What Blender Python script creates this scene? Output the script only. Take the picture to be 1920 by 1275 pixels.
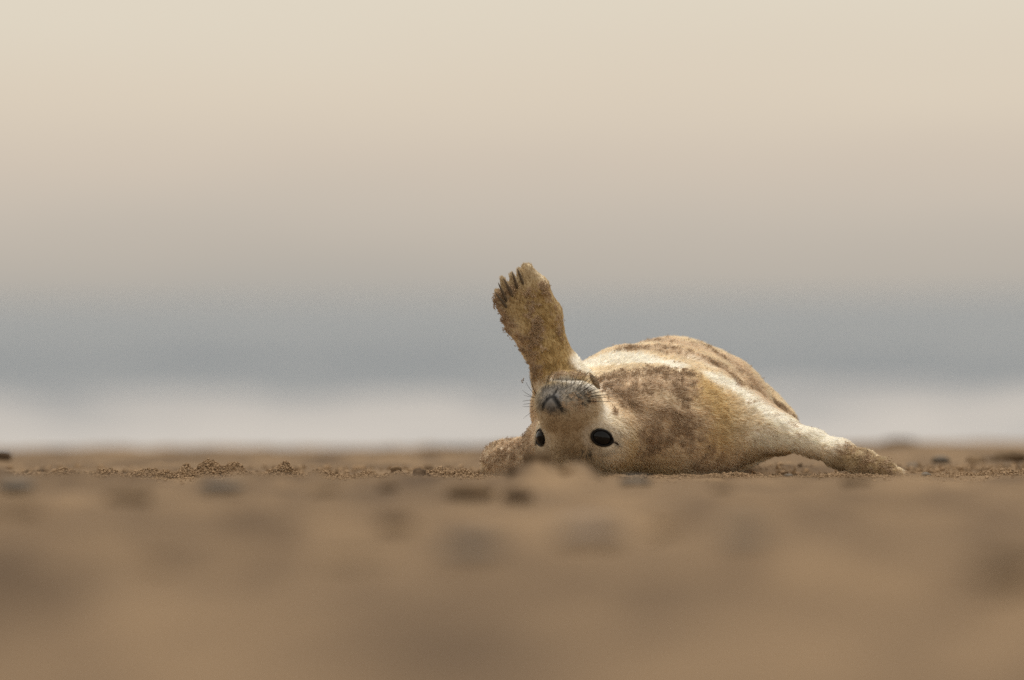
import bpy, math, random
import numpy as np
from mathutils import Vector, Matrix
from mathutils.bvhtree import BVHTree

for o in list(bpy.data.objects):
    bpy.data.objects.remove(o)
scene = bpy.context.scene
COL = scene.collection
rng = np.random.default_rng(7)
random.seed(7)

# ---------------------------------------------------------------- camera
D = 12.0            # metres from the camera to the pup
CAMH = 0.28         # a photographer lying on the beach
F = 14400.0         # focal length in photograph pixels
HOR = 560.0         # photograph row of the horizon
cam = bpy.data.cameras.new('camera')
camo = bpy.data.objects.new('camera', cam)
COL.objects.link(camo)
cam.sensor_width = 36.0
cam.lens = F / 1920.0 * 36.0
cam.clip_start = 0.1
cam.clip_end = 40000
camo.location = (0, -D, CAMH)
ROLL = math.radians(0.45)      # the photograph leans a little
camo.rotation_euler = (Matrix.Rotation(math.radians(90) - math.atan((637.5 - HOR) / F), 3, 'X') @ Matrix.Rotation(-ROLL, 3, 'Z')).to_euler()
cam.dof.use_dof = True
cam.dof.focus_distance = D - 0.055
cam.dof.aperture_fstop = cam.lens / 76.0
cam.dof.aperture_blades = 0
scene.camera = camo


def W(px, py, y=0.0):
    """photograph pixel + depth behind the pup's head -> point on the beach"""
    d = D + y
    px, py = px - (py - 637.5) * ROLL, py + (px - 960.0) * ROLL
    return np.array([(px - 960.0) * d / F, y, CAMH - (py - HOR) * d / F])


S = F / D           # pixels per metre at the pup

# ---------------------------------------------------------------- world
world = bpy.data.worlds.new('World')
scene.world = world
world.use_nodes = True
nt = world.node_tree
nt.nodes.clear()


def srgb(r, g, b):
    def f(c):
        c /= 255.0
        return c / 12.92 if c <= 0.04045 else ((c + 0.055) / 1.055) ** 2.4
    return (f(r), f(g), f(b), 1.0)


SUN_EL, SUN_AZ = 82.0, 14.0     # degrees; azimuth from +Y towards +X
wo = nt.nodes.new('ShaderNodeOutputWorld')
tc = nt.nodes.new('ShaderNodeTexCoord')
sep = nt.nodes.new('ShaderNodeSeparateXYZ')
nt.links.new(tc.outputs['Generated'], sep.inputs[0])
# thin cloud veil: colour by elevation, sea mist at the bottom
ramp = nt.nodes.new('ShaderNodeValToRGB')
mr = nt.nodes.new('ShaderNodeMapRange')
mr.inputs['From Min'].default_value = -0.005
mr.inputs['From Max'].default_value = 0.06
nzs = nt.nodes.new('ShaderNodeTexNoise')
nzs.inputs['Scale'].default_value = 14.0
nzs.inputs['Detail'].default_value = 3.0
mps = nt.nodes.new('ShaderNodeMapping')
mps.inputs['Scale'].default_value = (1.0, 1.0, 7.0)
nt.links.new(tc.outputs['Generated'], mps.inputs[0])
nt.links.new(mps.outputs[0], nzs.inputs['Vector'])
mad = nt.nodes.new('ShaderNodeMath')
mad.operation = 'MULTIPLY_ADD'
mad.inputs[1].default_value = 0.010
sub = nt.nodes.new('ShaderNodeMath')
sub.operation = 'SUBTRACT'
sub.inputs[1].default_value = 0.5
nt.links.new(nzs.outputs['Fac'], sub.inputs[0])
nt.links.new(sub.outputs[0], mad.inputs[0])
nt.links.new(sep.outputs['Z'], mad.inputs[2])
nt.links.new(mad.outputs[0], mr.inputs['Value'])
nt.links.new(mr.outputs['Result'], ramp.inputs['Fac'])
cr = ramp.color_ramp


def elev(py):
    return ((HOR - py) / F + 0.005) / 0.065


stops = [(0.0, (171, 168, 162)), (elev(562), (174, 170, 163)), (elev(535), (180, 174, 165)), (elev(500), (186, 178, 167)),
         (elev(400), (197, 187, 174)), (elev(300), (208, 195, 179)), (elev(170), (219, 206, 187)),
         (elev(0), (223, 213, 195)), (1.0, (227, 218, 202))]
cr.elements[0].position, cr.elements[0].color = stops[0][0], srgb(*stops[0][1])
cr.elements[1].position, cr.elements[1].color = stops[-1][0], srgb(*stops[-1][1])
for p, c in stops[1:-1]:
    e = cr.elements.new(p)
    e.color = srgb(*c)
sky = nt.nodes.new('ShaderNodeTexSky')
sky.sky_type = 'NISHITA'
sky.sun_disc = False
sky.sun_elevation = math.radians(SUN_EL)
sky.sun_rotation = math.radians(SUN_AZ)
sky.dust_density = 4.0
bg_veil = nt.nodes.new('ShaderNodeBackground')
bg_sky = nt.nodes.new('ShaderNodeBackground')
nt.links.new(ramp.outputs[0], bg_veil.inputs['Color'])
bg_veil.inputs['Strength'].default_value = 1.0
nt.links.new(sky.outputs[0], bg_sky.inputs['Color'])
bg_sky.inputs['Strength'].default_value = 0.06
mixs = nt.nodes.new('ShaderNodeMixShader')
mrz = nt.nodes.new('ShaderNodeMapRange')
mrz.inputs['From Min'].default_value = 0.05
mrz.inputs['From Max'].default_value = 0.6
mrz.inputs['To Max'].default_value = 0.3
nt.links.new(sep.outputs['Z'], mrz.inputs['Value'])
nt.links.new(mrz.outputs[0], mixs.inputs[0])
nt.links.new(bg_veil.outputs[0], mixs.inputs[1])
nt.links.new(bg_sky.outputs[0], mixs.inputs[2])
nt.links.new(mixs.outputs[0], wo.inputs['Surface'])

# ---------------------------------------------------------------- sun
sl = bpy.data.lights.new('sun', 'SUN')
sl.energy = 2.8
sl.angle = math.radians(30)
sl.color = (1.0, 0.955, 0.88)
so = bpy.data.objects.new('sun', sl)
COL.objects.link(so)
sd = Vector((math.sin(math.radians(SUN_AZ)) * math.cos(math.radians(SUN_EL)),
             math.cos(math.radians(SUN_AZ)) * math.cos(math.radians(SUN_EL)), math.sin(math.radians(SUN_EL))))
so.rotation_euler = sd.to_track_quat('Z', 'Y').to_euler()
so.location = sd * 30

vs = scene.view_settings
vs.view_transform = 'Standard'
vs.look = 'None'
vs.exposure = 0.0
vs.gamma = 1.0
vs.use_curve_mapping = False
scene.render.engine = 'CYCLES'
scene.cycles.use_denoising = False
scene.cycles.max_bounces = 10
scene.cycles.diffuse_bounces = 8
scene.cycles.sample_clamp_indirect = 4.0


# ---------------------------------------------------------------- helpers
def hash3(i, j, k, seed):
    h = (i.astype(np.uint32) * np.uint32(374761393) + j.astype(np.uint32) * np.uint32(668265263)
         + k.astype(np.uint32) * np.uint32(2147483647) + np.uint32((seed * 974634777) & 0xffffffff))
    h = (h ^ (h >> np.uint32(13))) * np.uint32(1274126177)
    h = (h ^ (h >> np.uint32(16))) * np.uint32(2246822519)
    return ((h ^ (h >> np.uint32(15))) & np.uint32(0xffffff)).astype(np.float32) / np.float32(0xffffff)


def vnoise(p, freq, seed=0):
    q = p * freq + 1000.0
    i = np.floor(q).astype(np.int64)
    f = (q - i).astype(np.float32)
    f = f * f * (3 - 2 * f)
    r = 0
    for dx in (0, 1):
        wx = f[:, 0] if dx else 1 - f[:, 0]
        for dy in (0, 1):
            wy = f[:, 1] if dy else 1 - f[:, 1]
            for dz in (0, 1):
                wz = f[:, 2] if dz else 1 - f[:, 2]
                r = r + wx * wy * wz * hash3(i[:, 0] + dx, i[:, 1] + dy, i[:, 2] + dz, seed)
    return r


def fbm(p, freq, octs=4, seed=0, gain=0.5):
    a, t, r = 1.0, 0.0, 0
    for o in range(octs):
        r = r + a * vnoise(p, freq * 2 ** o, seed + o * 17)
        t += a
        a *= gain
    return r / t


def smooth(e0, e1, x):
    t = np.clip((x - e0) / (e1 - e0), 0, 1)
    return t * t * (3 - 2 * t)


def link(name, data, parent=None):
    o = bpy.data.objects.new(name, data)
    COL.objects.link(o)
    if parent is not None:
        o.parent = parent
    return o


def tag(o, label=None, cat=None, group=None, kind=None):
    for k, v in (('label', label), ('category', cat), ('group', group), ('kind', kind)):
        if v:
            o[k] = v
    return o


def fast_mesh(name, co, faces, mat, smooth_shade=True):
    """co (N,3), faces (M,k) arrays -> mesh"""
    me = bpy.data.meshes.new(name)
    co = np.asarray(co, np.float32)
    faces = np.asarray(faces, np.int32)
    m, k = faces.shape
    me.vertices.add(len(co))
    me.vertices.foreach_set('co', co.ravel())
    me.loops.add(m * k)
    me.loops.foreach_set('vertex_index', faces.ravel())
    me.polygons.add(m)
    me.polygons.foreach_set('loop_start', np.arange(0, m * k, k, dtype=np.int32))
    me.polygons.foreach_set('use_smooth', np.full(m, smooth_shade))
    me.update(calc_edges=True)
    if mat:
        me.materials.append(mat)
    return me


def set_col(me, name, rgb, domain='POINT'):
    a = me.attributes.new(name, 'FLOAT_COLOR', domain)
    rgba = np.ones((len(rgb), 4), np.float32)
    rgba[:, :3] = rgb
    a.data.foreach_set('color', rgba.ravel())


def set_f(me, name, v):
    a = me.attributes.new(name, 'FLOAT', 'POINT')
    a.data.foreach_set('value', np.asarray(v, np.float32))


def mat_new(name):
    m = bpy.data.materials.new(name)
    m.use_nodes = True
    return m, m.node_tree, m.node_tree.nodes['Principled BSDF']


def N(t, kind, **kw):
    n = t.nodes.new(kind)
    for k, v in kw.items():
        n.inputs[k].default_value = v
    return n


# ---------------------------------------------------------------- materials
def sand_material():
    m, t, b = mat_new('beach_sand')
    geo = t.nodes.new('ShaderNodeNewGeometry')
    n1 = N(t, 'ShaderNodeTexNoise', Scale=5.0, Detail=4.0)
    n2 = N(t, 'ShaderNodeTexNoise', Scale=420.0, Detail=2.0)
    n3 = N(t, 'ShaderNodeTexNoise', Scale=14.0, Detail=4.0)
    t.links.new(geo.outputs['Position'], n2.inputs['Vector'])
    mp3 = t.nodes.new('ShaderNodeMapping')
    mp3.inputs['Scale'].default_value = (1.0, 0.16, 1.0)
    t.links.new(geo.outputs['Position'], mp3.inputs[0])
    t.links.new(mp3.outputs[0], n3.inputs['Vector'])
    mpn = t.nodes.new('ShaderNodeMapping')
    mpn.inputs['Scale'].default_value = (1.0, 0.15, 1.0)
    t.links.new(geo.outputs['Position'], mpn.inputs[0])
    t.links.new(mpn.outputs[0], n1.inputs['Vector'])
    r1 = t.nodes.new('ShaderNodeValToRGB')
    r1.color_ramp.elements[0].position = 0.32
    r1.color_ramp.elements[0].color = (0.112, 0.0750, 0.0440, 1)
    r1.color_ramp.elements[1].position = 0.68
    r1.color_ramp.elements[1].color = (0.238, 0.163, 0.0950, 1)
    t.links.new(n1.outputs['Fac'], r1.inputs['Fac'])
    mx = t.nodes.new('ShaderNodeMix')
    mx.data_type = 'RGBA'
    mx.blend_type = 'MULTIPLY'
    mx.inputs['Factor'].default_value = 1.0
    r2 = t.nodes.new('ShaderNodeValToRGB')
    r2.color_ramp.elements[0].position = 0.25
    r2.color_ramp.elements[0].color = (0.62, 0.60, 0.58, 1)
    r2.color_ramp.elements[1].position = 0.75
    r2.color_ramp.elements[1].color = (1.28, 1.26, 1.24, 1)
    t.links.new(n2.outputs['Fac'], r2.inputs['Fac'])
    t.links.new(r1.outputs[0], mx.inputs[6])
    t.links.new(r2.outputs[0], mx.inputs[7])
    mx2 = t.nodes.new('ShaderNodeMix')
    mx2.data_type = 'RGBA'
    mx2.blend_type = 'MULTIPLY'
    mx2.inputs['Factor'].default_value = 1.0
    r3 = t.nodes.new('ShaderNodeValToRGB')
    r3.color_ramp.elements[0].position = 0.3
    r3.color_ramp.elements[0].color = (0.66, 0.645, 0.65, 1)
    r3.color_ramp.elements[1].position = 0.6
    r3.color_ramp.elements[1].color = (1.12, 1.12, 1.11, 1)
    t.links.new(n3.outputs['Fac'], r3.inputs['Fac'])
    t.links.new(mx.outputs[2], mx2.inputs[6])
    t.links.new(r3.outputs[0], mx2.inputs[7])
    t.links.new(mx2.outputs[2], b.inputs['Base Color'])
    b.inputs['Roughness'].default_value = 0.9
    b.inputs['Specular IOR Level'].default_value = 0.15
    bp = N(t, 'ShaderNodeBump', Strength=0.5, Distance=0.002)
    t.links.new(n2.outputs['Fac'], bp.inputs['Height'])
    t.links.new(bp.outputs[0], b.inputs['Normal'])
    return m


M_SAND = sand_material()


def attr_material(name, attr, rough=0.9, spec=0.1, bump=None):
    m, t, b = mat_new(name)
    a = t.nodes.new('ShaderNodeAttribute')
    a.attribute_name = attr
    t.links.new(a.outputs['Color'], b.inputs['Base Color'])
    b.inputs['Roughness'].default_value = rough
    b.inputs['Specular IOR Level'].default_value = spec
    return m


M_GRAIN = attr_material('sand_grain', 'grain_col', 0.8, 0.2)
M_SKIN = attr_material('coat_skin', 'coat_col', 0.9, 0.1)


def fur_material():
    m = bpy.data.materials.new('fur_hair')
    m.use_nodes = True
    t = m.node_tree
    t.nodes.clear()
    out = t.nodes.new('ShaderNodeOutputMaterial')
    a = t.nodes.new('ShaderNodeAttribute')
    a.attribute_name = 'coat_col'
    b = t.nodes.new('ShaderNodeBsdfPrincipled')
    t.links.new(a.outputs['Color'], b.inputs['Base Color'])
    b.inputs['Roughness'].default_value = 0.7
    b.inputs['Specular IOR Level'].default_value = 0.15
    tr = t.nodes.new('ShaderNodeBsdfTranslucent')
    t.links.new(a.outputs['Color'], tr.inputs['Color'])
    mx = t.nodes.new('ShaderNodeMixShader')
    mx.inputs[0].default_value = 0.42
    t.links.new(b.outputs[0], mx.inputs[1])
    t.links.new(tr.outputs[0], mx.inputs[2])
    t.links.new(mx.outputs[0], out.inputs['Surface'])
    return m


M_FUR = fur_material()


def simple(name, col, rough, spec=0.5, coat=0.0, nscale=0, namp=0.3):
    m, t, b = mat_new(name)
    b.inputs['Roughness'].default_value = rough
    b.inputs['Specular IOR Level'].default_value = spec
    b.inputs['Coat Weight'].default_value = coat
    b.inputs['Coat Roughness'].default_value = 0.03
    if nscale:
        tcn = t.nodes.new('ShaderNodeTexCoord')
        n = N(t, 'ShaderNodeTexNoise', Scale=nscale, Detail=4.0)
        t.links.new(tcn.outputs['Object'], n.inputs['Vector'])
        r = t.nodes.new('ShaderNodeValToRGB')
        r.color_ramp.elements[0].position = 0.3
        r.color_ramp.elements[1].position = 0.7
        r.color_ramp.elements[0].color = tuple(c * (1 - namp) for c in col) + (1,)
        r.color_ramp.elements[1].color = tuple(c * (1 + namp) for c in col) + (1,)
        t.links.new(n.outputs['Fac'], r.inputs['Fac'])
        t.links.new(r.outputs[0], b.inputs['Base Color'])
        bp = N(t, 'ShaderNodeBump', Strength=0.4, Distance=0.002)
        t.links.new(n.outputs['Fac'], bp.inputs['Height'])
        t.links.new(bp.outputs[0], b.inputs['Normal'])
    else:
        b.inputs['Base Color'].default_value = tuple(col) + (1,)
    return m


M_EYE = simple('eye_gloss', (0.004, 0.004, 0.005), 0.10, 0.28, 0.0)
M_LID = simple('eyelid_skin', (0.010, 0.008, 0.007), 0.6, 0.2, 0, 300)
M_CLAW = simple('claw_horn', (0.115, 0.092, 0.070), 0.35, 0.5, 0, 200)
M_WHISKER = simple('whisker', (0.035, 0.025, 0.018), 0.5, 0.3)
M_FLAKE = simple('dark_flake', (0.19, 0.135, 0.082), 0.8, 0.2, 0, 160, 0.5)
M_STONE_GREY = simple('stone_grey', (0.118, 0.098, 0.076), 0.7, 0.3, 0, 60, 0.4)
M_STONE_BROWN = simple('stone_brown', (0.085, 0.054, 0.030), 0.85, 0.2, 0, 60, 0.4)
M_CLOD = simple('wet_sand_clod', (0.125, 0.084, 0.048), 0.9, 0.15, 0, 120, 0.35)
M_STONE_PALE = simple('stone_pale', (0.23, 0.18, 0.14), 0.8, 0.2, 0, 60, 0.25)


# ---------------------------------------------------------------- beach
PROF_Y = np.array([-60, -14, -12, -9, -8, -7, -6, -5, -4, -3, -2.3, -1.8, -1.2, -0.6, -0.1, 0.06, 0.5, 1.0, 2, 4, 6, 8, 9.5, 14, 22, 40.])
PROF_Z = np.array([0.1, 0.088, 0.088, 0.087, 0.085, 0.082, 0.078, 0.0725, 0.063, 0.053, 0.0435, 0.032, 0.016, 0.006, 0.001, -0.001, -0.008, -0.012, -0.026, -0.055, -0.082, -0.108, -0.135, -0.40, -1.1, -2.2])


def hermite(xq, x, y):
    """smooth interpolation through the profile points"""
    m = np.gradient(y, x)
    i = np.clip(np.searchsorted(x, xq) - 1, 0, len(x) - 2)
    h = x[i + 1] - x[i]
    t = np.clip((xq - x[i]) / h, 0, 1)
    return ((2 * t ** 3 - 3 * t ** 2 + 1) * y[i] + (t ** 3 - 2 * t ** 2 + t) * h * m[i]
            + (-2 * t ** 3 + 3 * t ** 2) * y[i + 1] + (t ** 3 - t ** 2) * h * m[i + 1])


# humps of loose sand: (px, py of the top, depth, half width px, half depth m)
HUMPS = []


def hump(px, py, y, wpx, wy, sharp=1.0):
    p = W(px, py, y)
    base = hermite(np.array([y]), PROF_Y, PROF_Z)[0]
    HUMPS.append((p[0], y, p[2] - base, wpx * (D + y) / F, wy, sharp))


# the mound that hides the forehead of the pup
hump(1004, 850, -2.3, 46, 0.20)
hump(1082, 866, -2.2, 46, 0.20)
hump(945, 880, -2.25, 60, 0.20)
hump(880, 900, -2.25, 60, 0.20)
hump(1150, 894, -2.2, 50, 0.2)
hump(40, 900, -2.4, 90, 0.25)
hump(-20, 885, -2.1, 60, 0.25)
# crumbly ridge left of the pup
for a in ((120, 887, 24, ), (395, 874, 28), (440, 876, 26), (350, 882, 16), (530, 877, 22), (600, 890, 20), (690, 889, 18),
          (745, 888, 12), (830, 884, 40), (870, 887, 20), (200, 890, 30), (280, 889, 40)):
    hump(a[0], a[1] - 4, 0.0 + rng.uniform(-.03, .05), a[2] * 1.1, 0.03)
for a in ((1760, 893, 30), (1810, 890, 22), (1860, 884, 20), (1900, 884, 30), (1940, 880, 30)):
    hump(a[0], a[1] - 4, 0.0 + rng.uniform(-.02, .06), a[2], 0.035)
for a in ((1170, 893, 30), (1235, 894, 30), (1300, 893, 34), (1375, 889, 40), (1560, 888, 30), (1640, 890, 40)):
    hump(a[0], a[1], -0.06, a[2], 0.025)
hr = random.Random(11)
for k in range(30):
    hpx = hr.uniform(-40, 1960)
    hump(hpx, hr.uniform(890, 903) + (6 if 1000 < hpx < 1200 else 0), hr.uniform(-2.7, -1.7), hr.uniform(22, 60), hr.uniform(.06, .16))
# low swells behind
hump(300, 872, 1.6, 60, 0.25)
hump(1830, 858, 2.0, 160, 0.3)
hump(1900, 848, 2.6, 60, 0.3)
hump(1480, 868, 0.75, 90, 0.10)
hump(1560, 868, 0.9, 120, 0.10)
hump(840, 842, 7.0, 95, 0.5)
hump(730, 846, 7.2, 60, 0.4)
hump(1690, 838, 7.4, 50, 0.4)
hump(0, 868, 2.2, 36, 0.2)


def ground_z(x, y, detail=True):
    z = hermite(y, PROF_Y, PROF_Z)
    p = np.stack([x, y, np.zeros_like(x)], 1)
    z = z - 0.006 * np.clip(x, -3, 3) * np.exp(-(y / 5.0) ** 2)
    z = z + (fbm(p * np.array([1.0, 0.6, 1.0]), 4.5, 3, 13) - 0.5) * 0.058 * smooth(-2.6, -4.6, y)
    z = z + (fbm(p, 0.8, 3, 3) - 0.5) * 0.020 * smooth(-1.0, -3.5, y) + (fbm(p, 1.1, 3, 5) - 0.5) * 0.03 * smooth(1.2, 4, y)
    z = z + (fbm(p, 9.0, 3, 9) - 0.5) * (0.006 + 0.020 * smooth(-.6, -2.0, y) + 0.008 * smooth(.5, 2.5, y))
    hm = np.zeros_like(z)
    for hx, hy, hz, wx, wy, sh in HUMPS:
        hm = np.maximum(hm, hz * np.exp(-((x - hx) / wx) ** 2 - ((y - hy) / wy) ** 2))
    z = z + hm
    if detail:
        z = z + (fbm(p, 60.0, 3, 21) - 0.5) * (0.004 + 0.25 * np.clip(hm, 0, .02)) + (fbm(p, 260.0, 2, 31) - 0.5) * 0.0016
    return z


def axis(fine0, fine1, step, lo, hi, grow=1.12):
    a = list(np.arange(fine0, fine1 + 1e-6, step))
    s, v = step, a[-1]
    while v < hi:
        s *= grow
        v += s
        a.append(v)
    s, v, b = step, a[0], []
    while v > lo:
        s *= grow
        v -= s
        b.append(v)
    return np.array(b[::-1] + a)


gx = axis(-0.86, 0.86, 0.0042, -90, 90, 1.09)
gy = axis(-0.25, 0.22, 0.0042, -30, 40, 1.035)
X, Y = np.meshgrid(gx, gy, indexing='ij')
xf, yf = X.ravel(), Y.ravel()
zf = np.concatenate([ground_z(xf[i:i + 200000], yf[i:i + 200000]) for i in range(0, len(xf), 200000)])
nx_, ny_ = len(gx), len(gy)
idx = np.arange(nx_ * ny_).reshape(nx_, ny_)
q = np.stack([idx[:-1, :-1], idx[1:, :-1], idx[1:, 1:], idx[:-1, 1:]], -1).reshape(-1, 4)
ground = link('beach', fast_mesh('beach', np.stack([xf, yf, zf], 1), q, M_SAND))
tag(ground, 'brown sandy beach with crumbly low humps under the seal pup', kind='structure')

# ---------------------------------------------------------------- sea
SEA_Z = -0.95


def sea_material():
    m, t, b = mat_new('sea_water')
    a = t.nodes.new('ShaderNodeAttribute')
    a.attribute_name = 'foam'
    geo = t.nodes.new('ShaderNodeNewGeometry')
    n = N(t, 'ShaderNodeTexNoise', Scale=1.2, Detail=5.0)
    t.links.new(geo.outputs['Position'], n.inputs['Vector'])
    mm = t.nodes.new('ShaderNodeMath')
    mm.operation = 'MULTIPLY_ADD'
    mm.use_clamp = True
    t.links.new(n.outputs['Fac'], mm.inputs[0])
    mm.inputs[1].default_value = 0.5
    ms = t.nodes.new('ShaderNodeMath')
    ms.operation = 'SUBTRACT'
    t.links.new(a.outputs['Fac'], ms.inputs[0])
    ms.inputs[1].default_value = 0.25
    t.links.new(ms.outputs[0], mm.inputs[2])
    mx = t.nodes.new('ShaderNodeMix')
    mx.data_type = 'RGBA'
    mx.inputs[6].default_value = (0.146, 0.173, 0.206, 1)
    mx.inputs[7].default_value = (0.41, 0.40, 0.395, 1)
    t.links.new(mm.outputs[0], mx.inputs[0])
    t.links.new(mx.outputs[2], b.inputs['Base Color'])
    r = t.nodes.new('ShaderNodeMapRange')
    r.inputs['To Min'].default_value = 0.28
    r.inputs['To Max'].default_value = 0.9
    t.links.new(mm.outputs[0], r.inputs['Value'])
    t.links.new(r.outputs[0], b.inputs['Roughness'])
    b.inputs['IOR'].default_value = 1.33
    b.inputs['Specular IOR Level'].default_value = 0.07
    nb = N(t, 'ShaderNodeTexNoise', Scale=0.9, Detail=6.0)
    mp = t.nodes.new('ShaderNodeMapping')
    mp.inputs['Scale'].default_value = (0.35, 1.0, 1.0)
    t.links.new(geo.outputs['Position'], mp.inputs[0])
    t.links.new(mp.outputs[0], nb.inputs['Vector'])
    bp = N(t, 'ShaderNodeBump', Strength=0.7, Distance=0.25)
    t.links.new(nb.outputs['Fac'], bp.inputs['Height'])
    t.links.new(bp.outputs[0], b.inputs['Normal'])
    return m


sx = axis(-16, 16, 0.25, -9000, 9000, 1.22)
sy = axis(20, 120, 0.25, 12, 11000, 1.08)
X, Y = np.meshgrid(sx, sy, indexing='ij')
xf, yf = X.ravel(), Y.ravel()
p2 = np.stack([xf, yf, np.zeros_like(xf)], 1)
warp = (fbm(p2 * np.array([1, .3, 1]), 0.10, 3, 41) - 0.5)
wz = np.zeros_like(xf)
foam = np.zeros_like(xf)
# breaking wave lines: (distance, height, width, foam)
for k, (yc, hh, ww, ff, sd_) in enumerate([(44, .06, 2.4, .9, 1), (50, .10, 2.0, 1.0, 2), (57, .16, 2.2, 1.0, 3), (64, .26, 2.2, .9, 4), (72, .20, 2.2, .7, 5), (80, .14, 1.8, .45, 9),
                                           (100, .2, 4, .0, 6), (125, .3, 5, 0.0, 7), (160, .3, 6, 0.0, 8)]):
    along = fbm(np.stack([xf, np.full_like(xf, yc), np.zeros_like(xf)], 1), 0.55, 4, 60 + sd_)
    off = yf - yc - (fbm(np.stack([xf, np.full_like(xf, yc * 3.1), np.zeros_like(xf)], 1), 0.16, 3, 80 + sd_) - .5) * 4
    w_ = np.where(off < 0, ww * 0.55, ww * 1.3)
    g = np.exp(-(off / w_) ** 2)
    brk = smooth(0.34, 0.56, along)
    wz += g * hh * (0.65 + 0.5 * smooth(.25, .75, along))
    if ff:
        foam = np.maximum(foam, np.exp(-((off + ww * .6) / (ww * 1.5)) ** 2) * ff * (0.25 + 0.75 * brk))
wash = smooth(72, 60, yf + warp * 16) * (0.62 + 0.55 * smooth(.25, .75, fbm(p2 * np.array([1, .5, 1]), 0.9, 3, 51)))
foam = np.clip(np.maximum(foam, wash), 0, 1)
wz += (fbm(p2, 0.6, 3, 55) - 0.5) * 0.10 * smooth(9000, 60, yf)
wz += (fbm(p2 * np.array([.4, 1, 1]), 0.09, 3, 57) - 0.5) * 0.25 * smooth(600, 100, yf) * smooth(30, 80, yf)
nx_, ny_ = len(sx), len(sy)
idx = np.arange(nx_ * ny_).reshape(nx_, ny_)
q = np.stack([idx[:-1, :-1], idx[1:, :-1], idx[1:, 1:], idx[:-1, 1:]], -1).reshape(-1, 4)
sme = fast_mesh('sea', np.stack([xf, yf, SEA_Z + wz], 1), q, sea_material())
set_f(sme, 'foam', foam)
sea = link('sea', sme)
tag(sea, 'grey sea with a band of white surf breaking behind the beach', kind='structure')

# ---------------------------------------------------------------- the pup: implicit surface
lx = axis(W(915, 0)[0], W(1185, 0)[0], 0.0024, W(880, 0)[0], W(1735, 0)[0], 1.06)
ly = axis(-0.15, 0.20, 0.0026, -0.2, 1.25, 1.05)
lz = axis(-0.035, 0.345, 0.0024, -0.06, 0.37, 1.05)
# keep the coarse steps moderate
def cap(a, mx):
    out = [a[0]]
    for v in a[1:]:
        while v - out[-1] > mx * 1.001:
            out.append(out[-1] + mx)
        out.append(v)
    return np.array(out)
lx, ly, lz = cap(lx, 0.005), cap(ly, 0.010), cap(lz, 0.006)
FLD = np.full((len(lx), len(ly), len(lz)), 1.0, np.float32)


def region(lo, hi):
    s = []
    for a, l, h in zip((lx, ly, lz), lo, hi):
        i0, i1 = np.searchsorted(a, l), np.searchsorted(a, h)
        s.append(slice(max(i0 - 1, 0), min(i1 + 1, len(a))))
    return tuple(s)


def coords(s):
    return (lx[s[0]][:, None, None].astype(np.float32), ly[s[1]][None, :, None].astype(np.float32), lz[s[2]][None, None, :].astype(np.float32))


def smin(a, b, k):
    h = np.clip(k - np.abs(a - b), 0, None) / k
    return np.minimum(a, b) - h * h * k * 0.25


def put(s, d, k, mode='add'):
    if mode == 'add':
        FLD[s] = smin(FLD[s], d, k)
    else:
        FLD[s] = -smin(-FLD[s], d, k)       # carve


def capsule(a, b, ra, rb, k=0.02, mode='add', squash=None):
    """round cone a->b with radii in metres"""
    a, b = np.asarray(a, float), np.asarray(b, float)
    m = max(ra, rb) + k + 0.02
    s = region(np.minimum(a, b) - m, np.maximum(a, b) + m)
    x, y, z = coords(s)
    ab = b - a
    L2 = max(float(ab @ ab), 1e-9)
    t = np.clip(((x - a[0]) * ab[0] + (y - a[1]) * ab[1] + (z - a[2]) * ab[2]) / L2, 0, 1)
    dx, dy, dz = x - (a[0] + t * ab[0]), y - (a[1] + t * ab[1]), z - (a[2] + t * ab[2])
    if squash is not None:      # flatten along a unit direction: (dir, factor)
        n, f = squash
        dn = dx * n[0] + dy * n[1] + dz * n[2]
        e = (1.0 / f - 1.0)
        d = np.sqrt(dx * dx + dy * dy + dz * dz + dn * dn * (e * e + 2 * e)) - (ra + (rb - ra) * t)
        d = d * (0.5 + 0.5 * f)
    else:
        d = np.sqrt(dx * dx + dy * dy + dz * dz) - (ra + (rb - ra) * t)
    put(s, d, k, mode)


def ellipsoid(c, axes, radii, k=0.02, mode='add'):
    c = np.asarray(c, float)
    m = max(radii) + k + 0.02
    s = region(c - m, c + m)
    x, y, z = coords(s)
    x, y, z = x - c[0], y - c[1], z - c[2]
    k0 = 0
    k1 = 0
    for ax, r in zip(axes, radii):
        u = x * ax[0] + y * ax[1] + z * ax[2]
        k0 = k0 + (u / r) ** 2
        k1 = k1 + (u / (r * r)) ** 2
    k0, k1 = np.sqrt(k0), np.sqrt(k1) + 1e-6
    d = k0 * (k0 - 1.0) / k1
    d = np.where(k0 < 1e-4, -min(radii), d)
    put(s, d.astype(np.float32), k, mode)


def chain(pts, k=0.03, squash=None):
    """pts: (px, py, depth, radius px)"""
    for (a, b) in zip(pts[:-1], pts[1:]):
        capsule(W(*a[:3]), W(*b[:3]), a[3] * (D + a[2]) / F, b[3] * (D + b[2]) / F, k, 'add', squash)


# torso, belly up, running away from the camera
chain([(1228, 775, .30, 122), (1262, 772, .46, 124), (1302, 786, .66, 112), (1325, 812, .86, 84), (1345, 845, 1.02, 48)], 0.05)
capsule(W(1190, 766, .22), W(1330, 776, .34), .096, .100, .05)
chain([(1172, 774, .42, 118), (1318, 782, .50, 120)], 0.03)
chain([(1425, 778, .38, 30), (1466, 784, .36, 17), (1490, 797, .34, 8)], 0.02)
# neck and throat between head and chest
chain([(1115, 800, .03, 78), (1190, 792, .09, 98), (1275, 803, .13, 100), (1330, 812, .15, 84)], 0.035)
chain([(1260, 800, .13, 96), (1270, 780, .26, 118)], 0.04)
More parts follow.
